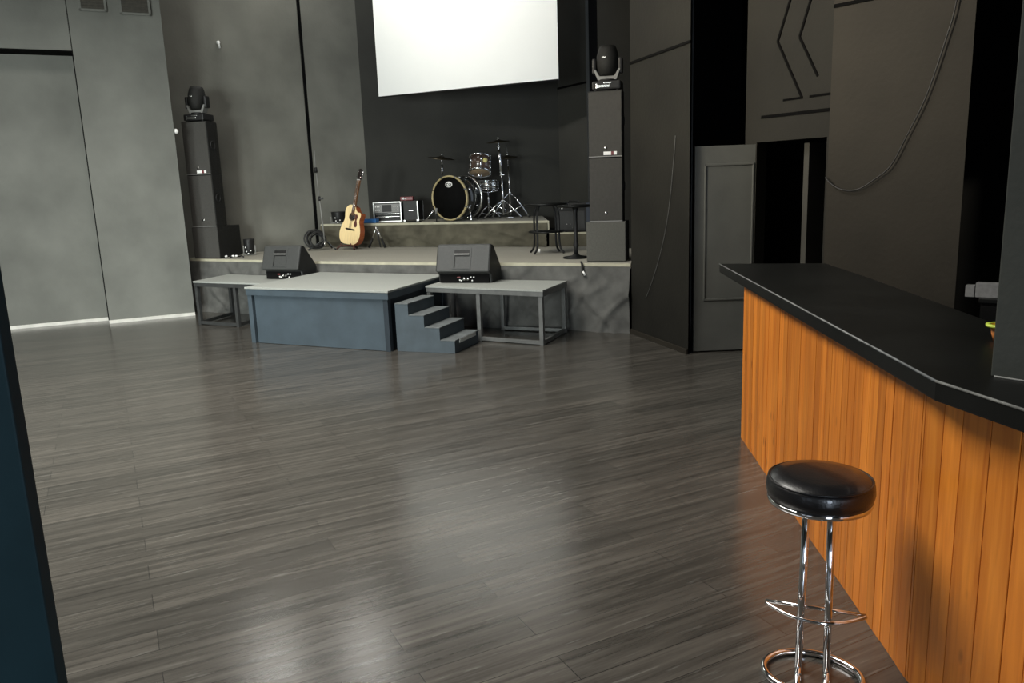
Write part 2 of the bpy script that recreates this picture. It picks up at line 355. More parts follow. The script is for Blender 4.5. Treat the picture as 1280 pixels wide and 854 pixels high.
# K: wall behind the bar
k0 = Vector((2.611, 6.51)); uk = Vector((math.cos(R(-50)), math.sin(R(-50)))); nk = Vector((uk.y, -uk.x)); kw = lambda s, d=0: k0+uk*s+nk*d
KL = 1.03
struct('wall_bar', MB().prism([kw(0), kw(KL), (3.86, 7.0), (2.75, 6.75)], 0, CZ), 'warm_paint', 'dark wall behind the bar with the looping cable', 'wall')
struct('trim_10', MB().slab(kw(.0, .01), kw(.5, .01), 2.955, 2.98, .02), 'groove', 'dark level groove at the top of the wall behind the bar', 'trim')
struct('wall_right_side', MB().prism([(4.5, -4), (4.6, -4), (4.6, 9.3), (4.5, 9.3)], 0, CZ), 'void', 'black side wall deep behind the bar', 'wall')  # black colour keeps the niche looking unlit
struct('wall_left_side', MB().prism([(-9.6, -4), (-9.5, -4), (-9.5, 9.3), (-9.6, 9.3)], 0, CZ), 'grey_paint', 'left side wall of the hall', 'wall')
# column on the bar
struct('wall_bar_column', MB().prism([(1.393, 2.222), (1.61, 1.93), (1.89, 2.14), (1.68, 2.43)], 1.0855, CZ, .004), 'column', 'black column standing on the bar counter at the right edge', 'column')
# blue-black post at the left of the camera
struct('wall_entrance_post', MB().prism([(-1.03, 1.6), (-1.032, 1.565), (-1.9, 1.565), (-1.9, 1.6)], 0, CZ, .004), 'post', 'blue black post at the left edge near the camera', 'post')
# rear wall with windows (behind the camera)
rw = MB(); wx = [(-8.8, -6.8), (-5.8, -3.8), (.25, 1.35)]  # last opening is added for highlights on the stool
xs = -9.6
for a, b in wx:
    rw.box(xs, a, -4.1, -4, 0, CZ); rw.box(a, b, -4.1, -4, 0, .5); rw.box(a, b, -4.1, -4, 3.4, CZ); xs = b
rw.box(xs, 4.6, -4.1, -4, 0, CZ)
struct('wall_rear', rw, 'rear', 'rear wall of the hall with two tall windows and an added one', 'wall')
for i, (a, b) in enumerate(wx):
    wf = MB()
    for x in (a, (a+b)/2-.03, b-.06): wf.box(x, x+.06, -4.08, -4.02, .5, 3.4)
    for z in (.5, 2.3, 3.34): wf.box(a, b, -4.08, -4.02, z, z+.06)
    struct(f'window_{i+1}', wf, 'white_trim', ['first tall window from the left in the rear wall', 'second tall window from the left in the rear wall', 'narrow added window at the right of the rear wall'][i], 'window')

# vents on the pier
def vent(s0, s1, z0, label):
    o = thing('ventilation_grille', label, 'vent', (*(pB0+uA*(s0+s1)/2), z0), math.atan2(uA.y, uA.x), 'vents high on the grey pier')
    w = s1-s0
    MB().box(-w/2, w/2, -.014, 0, 0, .03, .003).box(-w/2, w/2, -.014, 0, .47, .5, .003).box(-w/2, -w/2+.03, -.014, 0, 0, .5, .003).box(w/2-.03, w/2, -.014, 0, 0, .5, .003).build('frame', 'grey_paint', o)
    sl = MB()
    for k in range(12): sl.box(-w/2+.03, w/2-.03, -.008, -.002, .035+k*.036, .06+k*.036)
    sl.box(-w/2+.02, w/2-.02, -.002, 0, .01, .49).build('slats', 'vent', o)
vent(.14, .47, 4.12, 'left of the two dark vents high on the grey pier')
vent(.62, 1.0, 4.10, 'right of the two dark vents high on the grey pier')

# ------------------------------------------------------------------ stage
ZS = .78; ZR = 1.16
front = [Vector(p) for p in ((1.362, 8.79), (-1.67, 10.13), (-2.6, 10.62), (-4.79, 11.89))]
stage_poly = front+[Vector(p) for p in ((-4.9, 12.1), (-3.3, 13.5), (-2.45, 14.17), (.88, 13.69), (1.27, 13.0), (1.27, 11.0), (1.78, 10.86))]
st = thing('stage', 'main stage with grey carpet top and draped dark cloth front', 'stage')
MB().prism(stage_poly, ZS-.05, ZS).build('carpet_top', 'stage_carpet', st)
inset = []
tr = MB()
for a, b in zip(front, front[1:]):
    d = (b-a).normalized(); n = Vector((-d.y, d.x)); n = n if n.y < 0 else -n
    p = [a, b, b+n*.012, a+n*.012]; tr.prism(p, ZS-.03, ZS+.004)
tr.build('edge_strip', 'trim_yellow', st)
def skirt_rows(path, z0, z1, amp, seed, per=.03, nz=26):
    P = []; s = 0
    for a, b in zip(path, path[1:]):
        L = (b-a).length; k = max(2, int(L/per)); d = (b-a)/L; n = Vector((-d.y, d.x)); n = n if n.y < 0 else -n
        for i in range(k): P.append((a+d*L*i/k, n, s+L*i/k))
        s += L
    P.append((b, n, s)); rows = []
    for j in range(nz+1):
        t = j/nz; z = z1+(z0-z1)*t; row = []
        for p, n, q in P:
            a1 = noise.noise(Vector((q*1.1+seed, t*.8, seed)))
            a2 = noise.noise(Vector((q*2.3-t*.9+seed, t*1.5, 5.7)))
            r1 = max(0, 1-abs(noise.noise(Vector((q*1.5+t*1.1+seed, t*1.3, 3.1))))*6)
            r2 = max(0, 1-abs(noise.noise(Vector((q*2.0-t*1.6+seed, t*1.0, 9.1))))*7)
            off = .012+amp*(.3+.7*min(1, t*2.5))*max(0, .55*(a1+.5)+.35*(a2+.5)+.42*r1*r1+.38*r2*r2)
            row.append((p.x+n.x*off, p.y+n.y*off, z))
        rows.append(row)
    return rows
MB().sheet(skirt_rows([p.copy() for p in front], 0, ZS-.03, .10, 2.7)).build('skirt', 'skirt', st)
MB().prism([p+Vector((0, .06)) for p in front]+stage_poly[4:], 0, ZS-.05).build('core', 'groove', st)
# riser
rf = [Vector(p) for p in ((.60, 11.755), (-3.16, 13.48))]
rs = thing('drum_riser', 'raised rear platform with olive cloth front carrying the drums', 'stage', (0, 0, 0))
rp = rf+[Vector(p) for p in ((-3.2, 13.56), (-2.45, 14.17), (.6, 13.73))]
MB().prism(rp, ZR-.04, ZR).build('carpet_top', 'stage_carpet', rs)
dr = (rf[1]-rf[0]).normalized(); nr = Vector((dr.y, -dr.x)); nr = nr if nr.y < 0 else -nr
MB().prism([rf[0], rf[1], rf[1]+nr*.012, rf[0]+nr*.012], ZR-.03, ZR+.004).box(.585, .612, 11.74, 11.76, .985, ZR).build('edge_strip', 'trim_yellow', rs)
MB().sheet(skirt_rows([rf[0], rf[1]], ZS+.004, ZR-.03, .075, 8.1, nz=14)).build('skirt', 'skirt_brown', rs)
MB().prism([p+Vector((0, .05)) for p in rf]+rp[2:], ZS, ZR-.04).build('core', 'groove', rs)
ls = thing('stage_step', 'low black step right of the drum riser with a pale edge', 'stage')
sf = [Vector((1.22, 11.47)), Vector((.615, 11.75))]
MB().prism(sf+[Vector((.615, 13.0)), Vector((1.22, 12.9))], ZS, .985).build('body', 'groove', ls)
MB().prism([sf[0], sf[1], sf[1]+nr*.012, sf[0]+nr*.012], .965, .989).build('edge_strip', 'trim_yellow', ls)
MB().sheet(skirt_rows([sf[0], sf[1]], ZS+.004, .965, .02, 4.4, nz=6)).build('skirt', 'skirt_brown', ls)

# thrust platform
def lerp(a, b, t): return a+(b-a)*t
pf = [Vector(p) for p in ((-3.05, 8.985), (-1.274, 8.13), (-.775, 9.55), (-2.51, 10.42))]
ZP = .655
pl = thing('stage_platform', 'large blue grey painted platform in front of the stage', 'stage')
MB().prism(pf, ZP-.022, ZP, .004).build('carpet_top', 'carpet', pl)
def insetpoly(poly, d):
    n = len(poly); c = sum(poly, Vector((0, 0)))/n; out = []
    for i in range(n):
        p = poly[i]; a = (poly[i-1]-p).normalized(); b = (poly[(i+1) % n]-p).normalized()
        out.append(p+(a+b)*d/ max(.3, abs(a.x*b.y-a.y*b.x)))
    return out
q1 = insetpoly(pf, .008); q2 = insetpoly(pf, .035); q3 = insetpoly(pf, .05)
MB().prism(q1, ZP-.095, ZP-.022, .003).build('fascia_frame', 'platform', pl)
a, b = q2[0], q2[1]; u = (b-a).normalized()
MB().slab(a+u*.075, b-u*.045, .004, ZP-.095, .02).build('front_panel', 'platform', pl)
MB().slab(q2[1], q2[2], .01, ZP-.095, .02).build('side_panel', 'platform_shaded', pl)  # same paint as the other side, darkened for its shade
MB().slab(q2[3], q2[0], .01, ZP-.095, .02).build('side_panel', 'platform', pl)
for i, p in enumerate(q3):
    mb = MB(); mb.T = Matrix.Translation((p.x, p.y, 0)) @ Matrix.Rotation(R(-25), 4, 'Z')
    mb.box(-.03, .03, -.03, .03, 0, ZP-.09, .003).build('leg', 'platform' if i == 0 else 'platform_shaded', pl)
MB().prism(insetpoly(pf, .09), .02, ZP-.1).build('core', 'groove', pl)

# side decks
def deck(poly, z, label, mids, rails, metal, top_m='carpet'):
    o = thing('stage_deck', label, 'stage deck', group='low side decks'); n = len(poly)
    MB().prism(poly, z-.02, z, .003).build('carpet_top', top_m, o)
    MB().prism(insetpoly(poly, .004), z-.07, z-.02, .003).build('frame', metal, o)
    q = insetpoly(poly, .035)
    ang = math.atan2((poly[1]-poly[0]).y, (poly[1]-poly[0]).x)
    legs = list(q)+[lerp(q[0], q[1], t) for t in mids]+[lerp(q[3], q[2], t) for t in mids]
    for p in legs:
        mb = MB(); mb.T = Matrix.Translation((p.x, p.y, 0)) @ Matrix.Rotation(ang, 4, 'Z')
        mb.box(-.023, .023, -.023, .023, 0, z-.07, .003)
        mb.build('leg', metal, o)
    for a, b in rails(q):
        MB().bar((*a, .03), (*b, .03), .035, .04, .003).build('lower_rail', metal, o)
    return o
dR = [Vector(p) for p in ((-.965, 8.92), (.341, 8.165), (.657, 8.93), (-.715, 9.53))]
deck(dR, .60, 'right side deck with grey carpet on an open steel frame', [.46], lambda q: [(lerp(q[0], q[1], .46), q[1]), (q[1], q[2]), (lerp(q[3], q[2], .46), q[2])], 'deckmetal')
dL = [Vector(p) for p in ((-4.22, 10.45), (-2.87, 9.745), (-2.65, 10.45), (-4.02, 11.25))]
deck(dL, .59, 'left side deck half hidden behind the blue grey platform', [.48], lambda q: [(q[0], lerp(q[0], q[1], .48)), (q[0], q[3]), (lerp(q[0], q[1], .48), lerp(q[3], q[2], .48))], 'darkmetal')

# steps
sp = thing('stage_stairs', 'blue grey four step stair beside the large platform', 'stairs', (-1.222, 8.195, 0), math.atan2(-.363, .931))
prof = [(0, .505), (.155, .505), (.155, .385), (.336, .385), (.336, .26), (.51, .26), (.51, .13), (.677, .13), (.677, 0), (0, 0)]
V = []; Lp = .615; sh = .0
for y in (0, Lp):
    for x, z in prof: V.append(Vector((x+sh*y, y, z)))
n = len(prof); mb = MB(); mb._add(V, [tuple(range(n)), tuple(range(n, 2*n))]+[(i, (i+1) % n, n+(i+1) % n, n+i) for i in range(n)], .003)
mb.build('stringer_body', 'step', sp)
for k, (x0, x1, z) in enumerate(((0, .16, .505), (.155, .341, .385), (.336, .515, .26), (.51, .684, .13))):
    MB().box(x0+.004, x1, -.004, Lp, z, z+.012, .003).build('tread', 'tread', sp)
no = MB().box(.684, .69, .10, .52, .098, .138, .001).build('glare', 'silver', sp); no['label'] = 'bright strip standing in for glare on the lowest tread'  # bright strip stands in for the glare on the lowest tread

# ------------------------------------------------------------------ loudspeakers
def badge(o, x, z, y):
    MB().cyl((x, y, z), (x, y-.006, z), .018, 16).build('badge', 'steel', o)
def speaker(label, loc, rz, w=.385, h=.725, d=.38, sticker=False):
    o = thing('loudspeaker', label, 'loudspeaker', loc, rz, 'stacked stage loudspeakers')
    MB().prism([(-w/2, .012), (w/2, .012), (w/2, d*.55), (w/2-.06, d), (-w/2+.06, d), (-w/2, d*.55)], 0, h, .008).build('cabinet', 'cab', o)
    MB().box(-w/2+.008, w/2-.008, 0, .014, .012, h-.012, .005).build('grille', 'grille', o)
    MB().box(-w/2+.004, w/2-.004, -.004, .01, .002, .012).build('lower_edge', 'greyplastic', o)
    badge(o, .0, .10, 0)
    for sx in (-1, 1):
        MB().ring((sx*(w/2+.001), d*.32, h*.55), .055, .009, (1, 0, 0), 20, 8).build('side_handle', 'blackplastic', o)
    if sticker:
        k = MB().box(-.02, .13, -.006, 0, .022, .06, .001).build('sticker', 'white', o); k['label'] = 'white and red label strip'
        MB().box(.065, .095, -.008, -.005, .022, .06).build('red_field', 'red', k)
    return o
def subwoofer(label, loc, rz, w, h, d, fm):
    o = thing('subwoofer', label, 'subwoofer', loc, rz, 'subwoofer boxes under the speaker stacks')
    MB().box(-w/2, w/2, .012, d, 0, h, .006).build('cabinet', 'subgrey' if fm == 'subgrey' else 'cab', o)
    MB().box(-w/2+.004, w/2-.004, 0, .014, .004, h-.004, .003).build('front_grille', fm, o)
    return o
rr = R(-15)
def off(loc, rz, x, y): return (loc[0]+x*math.cos(rz)-y*math.sin(rz), loc[1]+x*math.sin(rz)+y*math.cos(rz))
sr = (1.125, 9.115)
subwoofer('plain grey box under the right speaker stack', (*sr, ZS+.005), rr, .455, .455, .36, 'subgrey')
ra = off(sr, rr, .005, .01)
speaker('lower right loudspeaker standing on the plain grey box', (*ra, ZS+.46), rr, d=.34)
speaker('upper right loudspeaker with a red and white sticker, under the moving head', (*ra, ZS+1.185), rr, sticker=True, d=.34)
rl = R(-12); sl_ = (-4.49, 11.76)
subwoofer('dark boxy subwoofer under the left speaker stack', (*sl_, ZS+.005), rl, .42, .463, .62, 'grille')
la = off(sl_, rl, -.0, .01)
speaker('lower left loudspeaker standing on the dark subwoofer', (*la, ZS+.47), rl, w=.40, h=.755)
speaker('upper left loudspeaker with a small white sticker, under the moving head', (*la, ZS+1.226), rl, w=.40, h=.755, sticker=True)

def moving_head(label, loc, rz, tilt=R(-8)):
    o = thing('moving_head_light', label, 'stage light', loc, rz, 'moving head lights on the speaker stacks')
    bs = MB().prism([(-.16, -.14), (.16, -.14), (.16, .14), (-.16, .14)], .012, .105, .018).build('base', 'blackplastic', o)
    for x in (-.12, .12):
        for y in (-.1, .1): MB().cyl((x, y, 0), (x, y, .014), .018, 10).build('foot', 'cable', bs)
    MB().box(-.10, .04, -.144, -.138, .035, .062, .002).box(-.115, -.1, -.144, -.138, .025, .08, .002).box(-.03, .06, -.144, -.138, .075, .088, .002).build('display', 'steel', bs)
    yk = MB()
    yk.box(-.17, -.125, -.05, .06, .19, .36, .018).box(.125, .17, -.05, .06, .19, .36, .018)
    yk.cyl((0, 0, .105), (0, 0, .13), .10).build('yoke', 'blackplastic', o)
    u = MB(); P = [(-.15, .235), (-.128, .24), (-.085, .165), (.085, .165), (.128, .24), (.15, .235), (.105, .122), (-.105, .122)]
    V = [Vector((x, y, z)) for y in (-.06, .06) for x, z in P]; k = len(P)
    F = [(0, 1, 2, 7), (2, 3, 6, 7), (3, 4, 5, 6)]; F = F+[tuple(i+k for i in f) for f in F]+[(i, (i+1) % k, k+(i+1) % k, k+i) for i in range(k)]
    u._add(V, F, .004).build('yoke_bracket', 'greyplastic', o)
    hd = MB(); hd.T = Matrix.Translation((0, 0, .32)) @ Matrix.Rotation(tilt, 4, 'X')
    hd.lathe([(0, -.155), (.065, -.155), (.085, -.145), (.118, -.06), (.124, 0), (.122, .06), (.105, .13), (.092, .165), (0, .165)], 32)
    hd = hd.build('head', 'cab', o)
    ln = MB(); ln.T = Matrix.Translation((0, 0, .32)) @ Matrix.Rotation(tilt, 4, 'X')
    ln.lathe([(0, .17), (.05, .169), (.078, .166), (.078, .16), (0, .16)], 24).build('lens', 'glass', hd)
    lb = MB(); lb.T = Matrix.Translation((0, 0, .32)) @ Matrix.Rotation(tilt, 4, 'X')
    lb.box(-.045, .0, -.128, -.118, .01, .03, .003).build('badge', 'steel', hd)
    return o
mr_ = off(sr, rr, .02, .17)
moving_head('moving head light on top of the right speaker stack', (*mr_, ZS+1.911), rr)
ml_ = off(sl_, rl, -.0, .17)
moving_head('moving head light on top of the left speaker stack', (*ml_, ZS+1.982), rl)

# ------------------------------------------------------------------ floor monitors
def monitor(label, loc, rz, w, h, d):
    o = thing('floor_monitor', label, 'monitor speaker', loc, rz, 'wedge monitors on the side decks')
    # side profile (y back, z up): lower connector part set in, big rear panel leaning, top edge, sloping grille
    P = [(.10, 0), (.085, .10*h/.43), (0, .135*h/.43), (.10, .97*h), (.135, h), (d*.42, h*.97), (d*.97, .17), (d, .13), (d*.96, 0)]
    V = [Vector((x, y, z)) for x in (-w/2, w/2) for y, z in P]; k = len(P)
    F = [tuple(range(k)), tuple(range(k, 2*k))]+[(i, (i+1) % k, k+(i+1) % k, k+i) for i in range(k)]
    MB()._add(V, F, .016, 3).build('cabinet', 'monitor', o)
    # black side plates: shade painted onto both cabinet sides
    for sx in (-1, 1):
        P2 = [(.11, .008), (.095, .105*h/.43), (.012, .143*h/.43), (.11, .955*h), (.14, h-.012), (d*.415, h*.955), (d*.955, .165), (d*.985, .13), (d*.945, .008)]
        V = [Vector((x, y, z)) for x in (sx*(w/2-.008), sx*(w/2+.006)) for y, z in P2]; k = len(P2)
        MB()._add(V, [tuple(range(k)), tuple(range(k, 2*k))]+[(i, (i+1) % k, k+(i+1) % k, k+i) for i in range(k)], .003).build('side_shade', 'blackplastic', o)
    # performer-facing grille
    a = Vector((0, d*.46, h*.94)); b = Vector((0, d*.96, .19)); dd = (b-a).normalized(); nn = Vector((0, -dd.z, dd.y)); nn = nn if nn.y > 0 else -nn
    V = [a+Vector((s*w*.46, 0, 0))+nn*t+dd*e for t in (0, .012) for e, s in ((0, -1), (0, 1), ((b-a).length, 1), ((b-a).length, -1))]
    MB()._add(V, [(0, 1, 2, 3), (4, 5, 6, 7), (0, 1, 5, 4), (1, 2, 6, 5), (2, 3, 7, 6), (3, 0, 4, 7)], .003).build('grille', 'grille', o)
    # handle recess on the leaning panel, in panel coordinates
    p0 = Vector((0, 0, .135*h/.43)); p1 = Vector((0, .10, .97*h)); e = (p1-p0).normalized(); nrm = Vector((0, -e.z, e.y)); L = (p1-p0).length
    def pb(x0, x1, s0, s1, t0, t1, bev=.003):
        V = [Vector((x, 0, 0))+p0+e*s+nrm*t for t in (t0, t1) for s in (s0*L, s1*L) for x in (x0, x1)]
        m = MB(); return m._add(V, [(0, 1, 3, 2), (4, 5, 7, 6), (0, 1, 5, 4), (2, 3, 7, 6), (0, 2, 6, 4), (1, 3, 7, 5)], bev)
    hx = -.012
    hd = pb(hx-.115, hx+.115, .10, .90, -.002, .006).build('handle_plate', 'monitor', o)
    pb(hx-.092, hx+.092, .68, .82, .005, .008).build('grip_hole', 'blackplastic', hd)
    pb(hx-.095, hx+.095, .625, .68, .006, .020, .005).build('grip_bar', 'greyplastic', hd)
    pb(hx-.092, hx-.076, .14, .60, .005, .009).build('recess_edge', 'blackplastic', hd)
    pb(hx-.076, hx+.092, .57, .615, .005, .008).build('recess_top_shadow', 'blackplastic', hd)  # black strip paints the shadow at the top of the recess
    # connector panel, set into the lower strip
    cp = MB().box(-w*.47, w*.47, .068, .10, .006, .098*h/.43, .004).build('connector_panel', 'void', o)
    for x, z, r in ((.0, .05, .018), (.045, .05, .016)): MB().cyl((x, .07, z), (x, .058, z), r, 16).build('socket', 'steel', cp)
    for x, z in ((-.03, .03), (-.05, .035), (.085, .07), (.12, .07), (.10, .03)): MB().cyl((x, .07, z), (x, .056, z), .009, 12).build('knob', 'white', cp)
    k = MB().box(-.085, -.045, .06, .07, .058, .076, .002).build('switch', 'red', cp)
    return o
monitor('left floor monitor lying behind the edge of the large platform', (-2.985, 10.205, .591), R(-22), .57, .44, .41)
monitor('right floor monitor lying on the open right side deck', (-.545, 8.98, .601), R(-17), .64, .445, .47)

# ------------------------------------------------------------------ projection screen
s0 = Vector((-1.985, 13.1)); s1 = Vector((.802, 11.74)); us = (s1-s0); W = us.length
sc = thing('projection_screen', 'white projection screen hanging above the drums', 'screen', (*((s0+s1)/2), 3.15), math.atan2(us.y, us.x))
MB().box(-W/2, W/2, -.006, .006, 0, 2.3, .002).build('sheet', 'screen', sc)
MB().cyl((-W/2, 0, .0), (W/2, 0, .0), .012, 10).build('bottom_bar', 'blackplastic', sc)
MB().box(-W/2-.06, W/2+.06, -.05, .06, 2.3, 2.41, .01).build('roller_case', 'white', sc)
for x in (-W/2+.2, W/2-.2): MB().cyl((x, 0, 2.41), (x, 0, CZ-3.15), .006, 8).build('hanger', 'steel', sc)

# ------------------------------------------------------------------ drum kit
def tripod(o, x, y, z0, zc, spread, r, m='chrome', rots=(90, 210, 330), strut=True):
    for a in rots:
        ca, sa = math.cos(R(a)), math.sin(R(a))
        lg = MB().tube([(x, y, zc), (x+ca*spread*.35, y+sa*spread*.35, zc-(zc-z0)*.25), (x+ca*spread, y+sa*spread, z0+.015)], r, 8)
        if strut: lg.tube([(x, y, z0+(zc-z0)*.25), (x+ca*spread*.6, y+sa*spread*.6, z0+(zc-z0)*.44)], r*.8, 6)
        lg = lg.build('leg', m, o)
        MB().sphere((x+ca*spread, y+sa*spread, z0+.017), .017, 10).build('rubber_foot', 'cable', lg)
ab = R(-33)                                     # bass drum faces left of the camera
bdp = (-.925, 12.80, ZR)
bd = thing('bass_drum', 'large black bass drum with maple hoops on the riser', 'drum', bdp, ab)
RB = .352; LB = .45; zc = RB+.015
MB().lathe([(RB-.02, .05), (RB-.02, LB-.05)], 48, (0, 1, 0), (0, 0, zc)).build('shell', 'bassshell', bd)
for y0, nm in ((0, 'hoop'), (LB-.045, 'hoop')):
    MB().lathe([(RB-.018, y0), (RB+.004, y0), (RB+.006, y0+.02), (RB+.004, y0+.045), (RB-.018, y0+.045)], 48, (0, 1, 0), (0, 0, zc), loop=True).build('hoop', 'hoop' if y0 == 0 else 'steel', bd)
hd = MB().lathe([(0, .012), (RB-.016, .016), (RB-.016, .03), (0, .03)], 48, (0, 1, 0), (0, 0, zc)).build('front_head', 'blackskin', bd)
MB().lathe([(0, LB-.03), (RB-.02, LB-.03), (RB-.02, LB-.02), (0, LB-.02)], 48, (0, 1, 0), (0, 0, zc)).build('rear_head', 'whiteskin', bd)
em = MB(); em.T = Matrix.Translation((.0, .0095, zc+.215)) @ Matrix.Diagonal((1.5, 1, 1, 1)); em.cyl((0, .004, 0), (0, -.002, 0), .046, 28); em = em.build('emblem', 'white', hd)
em['label'] = 'white oval emblem with dark lettering'
le = MB(); le.ring((-.024, .0065, zc+.215), .02, .005, (0, 1, 0), 16, 6, R(50), R(310)); le.ring((.014, .0065, zc+.215), .013, .004, (0, 1, 0), 14, 6)
le.bar((.034, .0065, zc+.20), (.04, .0065, zc+.237), .006).bar((.045, .0065, zc+.198), (.05, .0065, zc+.225), .006).build('lettering', 'blackskin', em)
for k in range(8):
    a = 2*PI*(k+.5)/8; x, z = math.cos(a)*(RB-.004), math.sin(a)*(RB-.004)
    MB().tube([(x, -.008, zc+z), (x, .10, zc+z)], .006, 6).box(x-.012, x+.012, -.012, .004, zc+z-.014, zc+z+.014, .003).build('claw', 'chrome', bd)
    for ya in (.12, LB-.155): MB().cyl((x*.99, ya, zc+z*.99), (x*.99, ya+.035, zc+z*.99), .014, 10).build('lug', 'chrome', bd)
for s in (-1, 1):
    MB().tube([(s*RB*.86, .12, zc-RB*.42), (s*(RB+.03), .03, zc-RB*.62), (s*(RB+.11), -.06, .012)], .009, 8).cyl((s*(RB*.8), .13, zc-RB*.42), (s*(RB*.92), .10, zc-RB*.47), .022, 10).build('spur', 'chrome', bd)
# rack tom
tm = thing('rack_tom', 'dark brown rack tom with chrome hoops above the bass drum', 'drum', (-.42, 13.10, 2.02), 0)
TT = Matrix.Rotation(R(-22), 4, 'X') @ Matrix.Rotation(R(3), 4, 'Y')
def tl(mb): mb.T = TT; return mb
tl(MB()).lathe([(.172, -.10), (.172, .14)], 36).build('shell', 'tomshell', tm)
for z in (-.125, .125): tl(MB()).lathe([(.168, z), (.188, z), (.19, z+.02), (.182, z+.03), (.168, z+.03)], 36, loop=True).build('hoop', 'chrome', tm)
tl(MB()).lathe([(0, -.105), (.17, -.105), (.17, -.10), (0, -.10)], 36).build('bottom_head', 'drumskin', tm)
tl(MB()).lathe([(0, .135), (.17, .135), (.17, .14), (0, .14)], 36).build('top_head', 'whiteskin', tm)
for k in range(6):
    a = R(60*k-90+8); x, y = .184*math.cos(a), .184*math.sin(a)
    tl(MB()).cyl((x, y, -.13), (x, y, .15), .005, 6).cyl((x*.97, y*.97, -.05), (x*.97, y*.97, .0), .017, 10).cyl((x*.97, y*.97, .03), (x*.97, y*.97, .08), .017, 10).build('lug', 'chrome', tm)
k = tl(MB()).cyl((.09, -.145, .03), (.095, -.178, .03), .036, 20).build('badge', 'yellow', tm); k['label'] = 'pale yellow round badge'
MB().tube([(.02, .0, -.10), (.0, .03, -.2), (-.02, -.02, -.132-.0)], .013, 8).tube([(.0, .03, -.19), (-.04, -.03, -.15)], .012, 8).build('mount_arm', 'chrome', tm)
# navy cloth draped on the bass drum below the tom
nv = MB(); rows = []
for i in range(7):
    rows.append([(bdp[0]+.37+.02*j+.012*math.sin(i*2.), bdp[1]+.20+.012*j, ZR+.60+.028*i-.012*abs(j-2.5)+.01*math.sin(j*1.7+i)) for j in range(6)])
# snare on its stand
sn = thing('snare_drum', 'small chrome snare drum on a stand behind the rack tom', 'drum', (-.31, 13.42, ZR))
MB().cyl((0, 0, .48), (0, 0, .62), .165, 36).build('shell', 'steel', sn)
for z in (.475, .615): MB().lathe([(.165, z), (.182, z), (.182, z+.016), (.165, z+.016)], 36, loop=True).build('hoop', 'chrome', sn)
MB().cyl((0, 0, .626), (0, 0, .632), .164, 36).build('head', 'whiteskin', sn)
for k in range(8):
    a = R(45*k); MB().cyl((.175*math.cos(a), .175*math.sin(a), .48), (.175*math.cos(a), .175*math.sin(a), .63), .006, 6).build('lug', 'chrome', sn)
MB().cyl((0, 0, .12), (0, 0, .44), .014, 12).tube([(-.17, 0, .50), (-.15, 0, .455), (0, 0, .43), (.15, 0, .455), (.17, 0, .50)], .009, 8).tube([(0, -.17, .50), (0, -.15, .455), (0, 0, .43), (0, .15, .455), (0, .17, .5)], .009, 8).build('stand_post', 'chrome', sn)
tripod(sn, 0, 0, 0, .22, .22, .01)
def cymbal(o, x, y, z, r, tilt, m='bronze', name='cymbal'):
    mb = MB(); mb.T = Matrix.Translation((x, y, z)) @ Matrix.Rotation(R(tilt[0]), 4, 'X') @ Matrix.Rotation(R(tilt[1]), 4, 'Y')
    mb.lathe([(0, .03), (.02, .03), (.045, .016), (.06, .010), (r, -.012), (r, -.015), (.06, .007), (.045, .012), (.02, .026), (0, .026)], 40)
    return mb.build(name, m, o)
# left crash on a post fixed to the bass drum: own thing
rc = thing('ride_cymbal', 'dark cymbal on a chrome post above the left of the bass drum', 'cymbal', (-1.03, 13.02, 0))
MB().cyl((0, -.0, 1.902), (0, 0, 2.06), .015, 12).cyl((0, 0, 2.05), (.015, 0, 2.22), .007, 10).build('post', 'chrome', rc)
cymbal(rc, .0, 0, 2.17, .22, (6, 7)); MB().cyl((.012, 0, 2.205), (.014, 0, 2.235), .014, 10).build('wing_nut', 'steel', rc)
# tall cymbal stand
cs = thing('cymbal_stand', 'tall chrome cymbal stand right of the rack tom', 'cymbal stand', (-.075, 13.15, ZR))
MB().cyl((.015, 0, .06), (.0, 0, .78), .016, 12).cyl((0, 0, .70), (-.03, 0, 1.17), .021, 12).cyl((-.03, 0, 1.15), (-.032, 0, 1.30), .009, 10).build('post', 'chrome', cs)
MB().cyl((-.03, 0, 1.14), (-.03, 0, 1.165), .03, 12).cyl((0, 0, .69), (0, 0, .73), .03, 12).box(.0, .05, -.02, .02, .70, .72, .004).build('clamp', 'steel', cs)
tripod(cs, .012, 0, 0, .30, .34, .012, rots=(195, 330, 75))
cymbal(cs, -.032, 0, 1.245, .19, (7, -3)); MB().cyl((-.032, 0, 1.275), (-.032, 0, 1.305), .016, 10).build('wing_nut', 'steel', cs)
# hi-hat
hh = thing('hi_hat', 'hi-hat with thin chrome rod right of the tall cymbal stand', 'cymbal', (.045, 13.40, ZR))
MB().cyl((.01, 0, .05), (.0, 0, .85), .015, 12).cyl((0, 0, .80), (-.02, 0, 1.19), .007, 10).build('rod', 'chrome', hh)
tripod(hh, .005, 0, 0, .42, .33, .013, rots=(200, 340, 90))
c_ = cymbal(hh, -.008, 0, 1.0, .165, (7, -4)); cymbal(hh, -.008, 0, .985, .165, (187, -4))
MB().cyl((-.009, 0, 1.02), (-.009, 0, 1.06), .016, 10).build('clutch', 'steel', hh)
MB().box(-.05, .05, -.30, .02, .005, .022, .004).build('pedal', 'steel', hh)
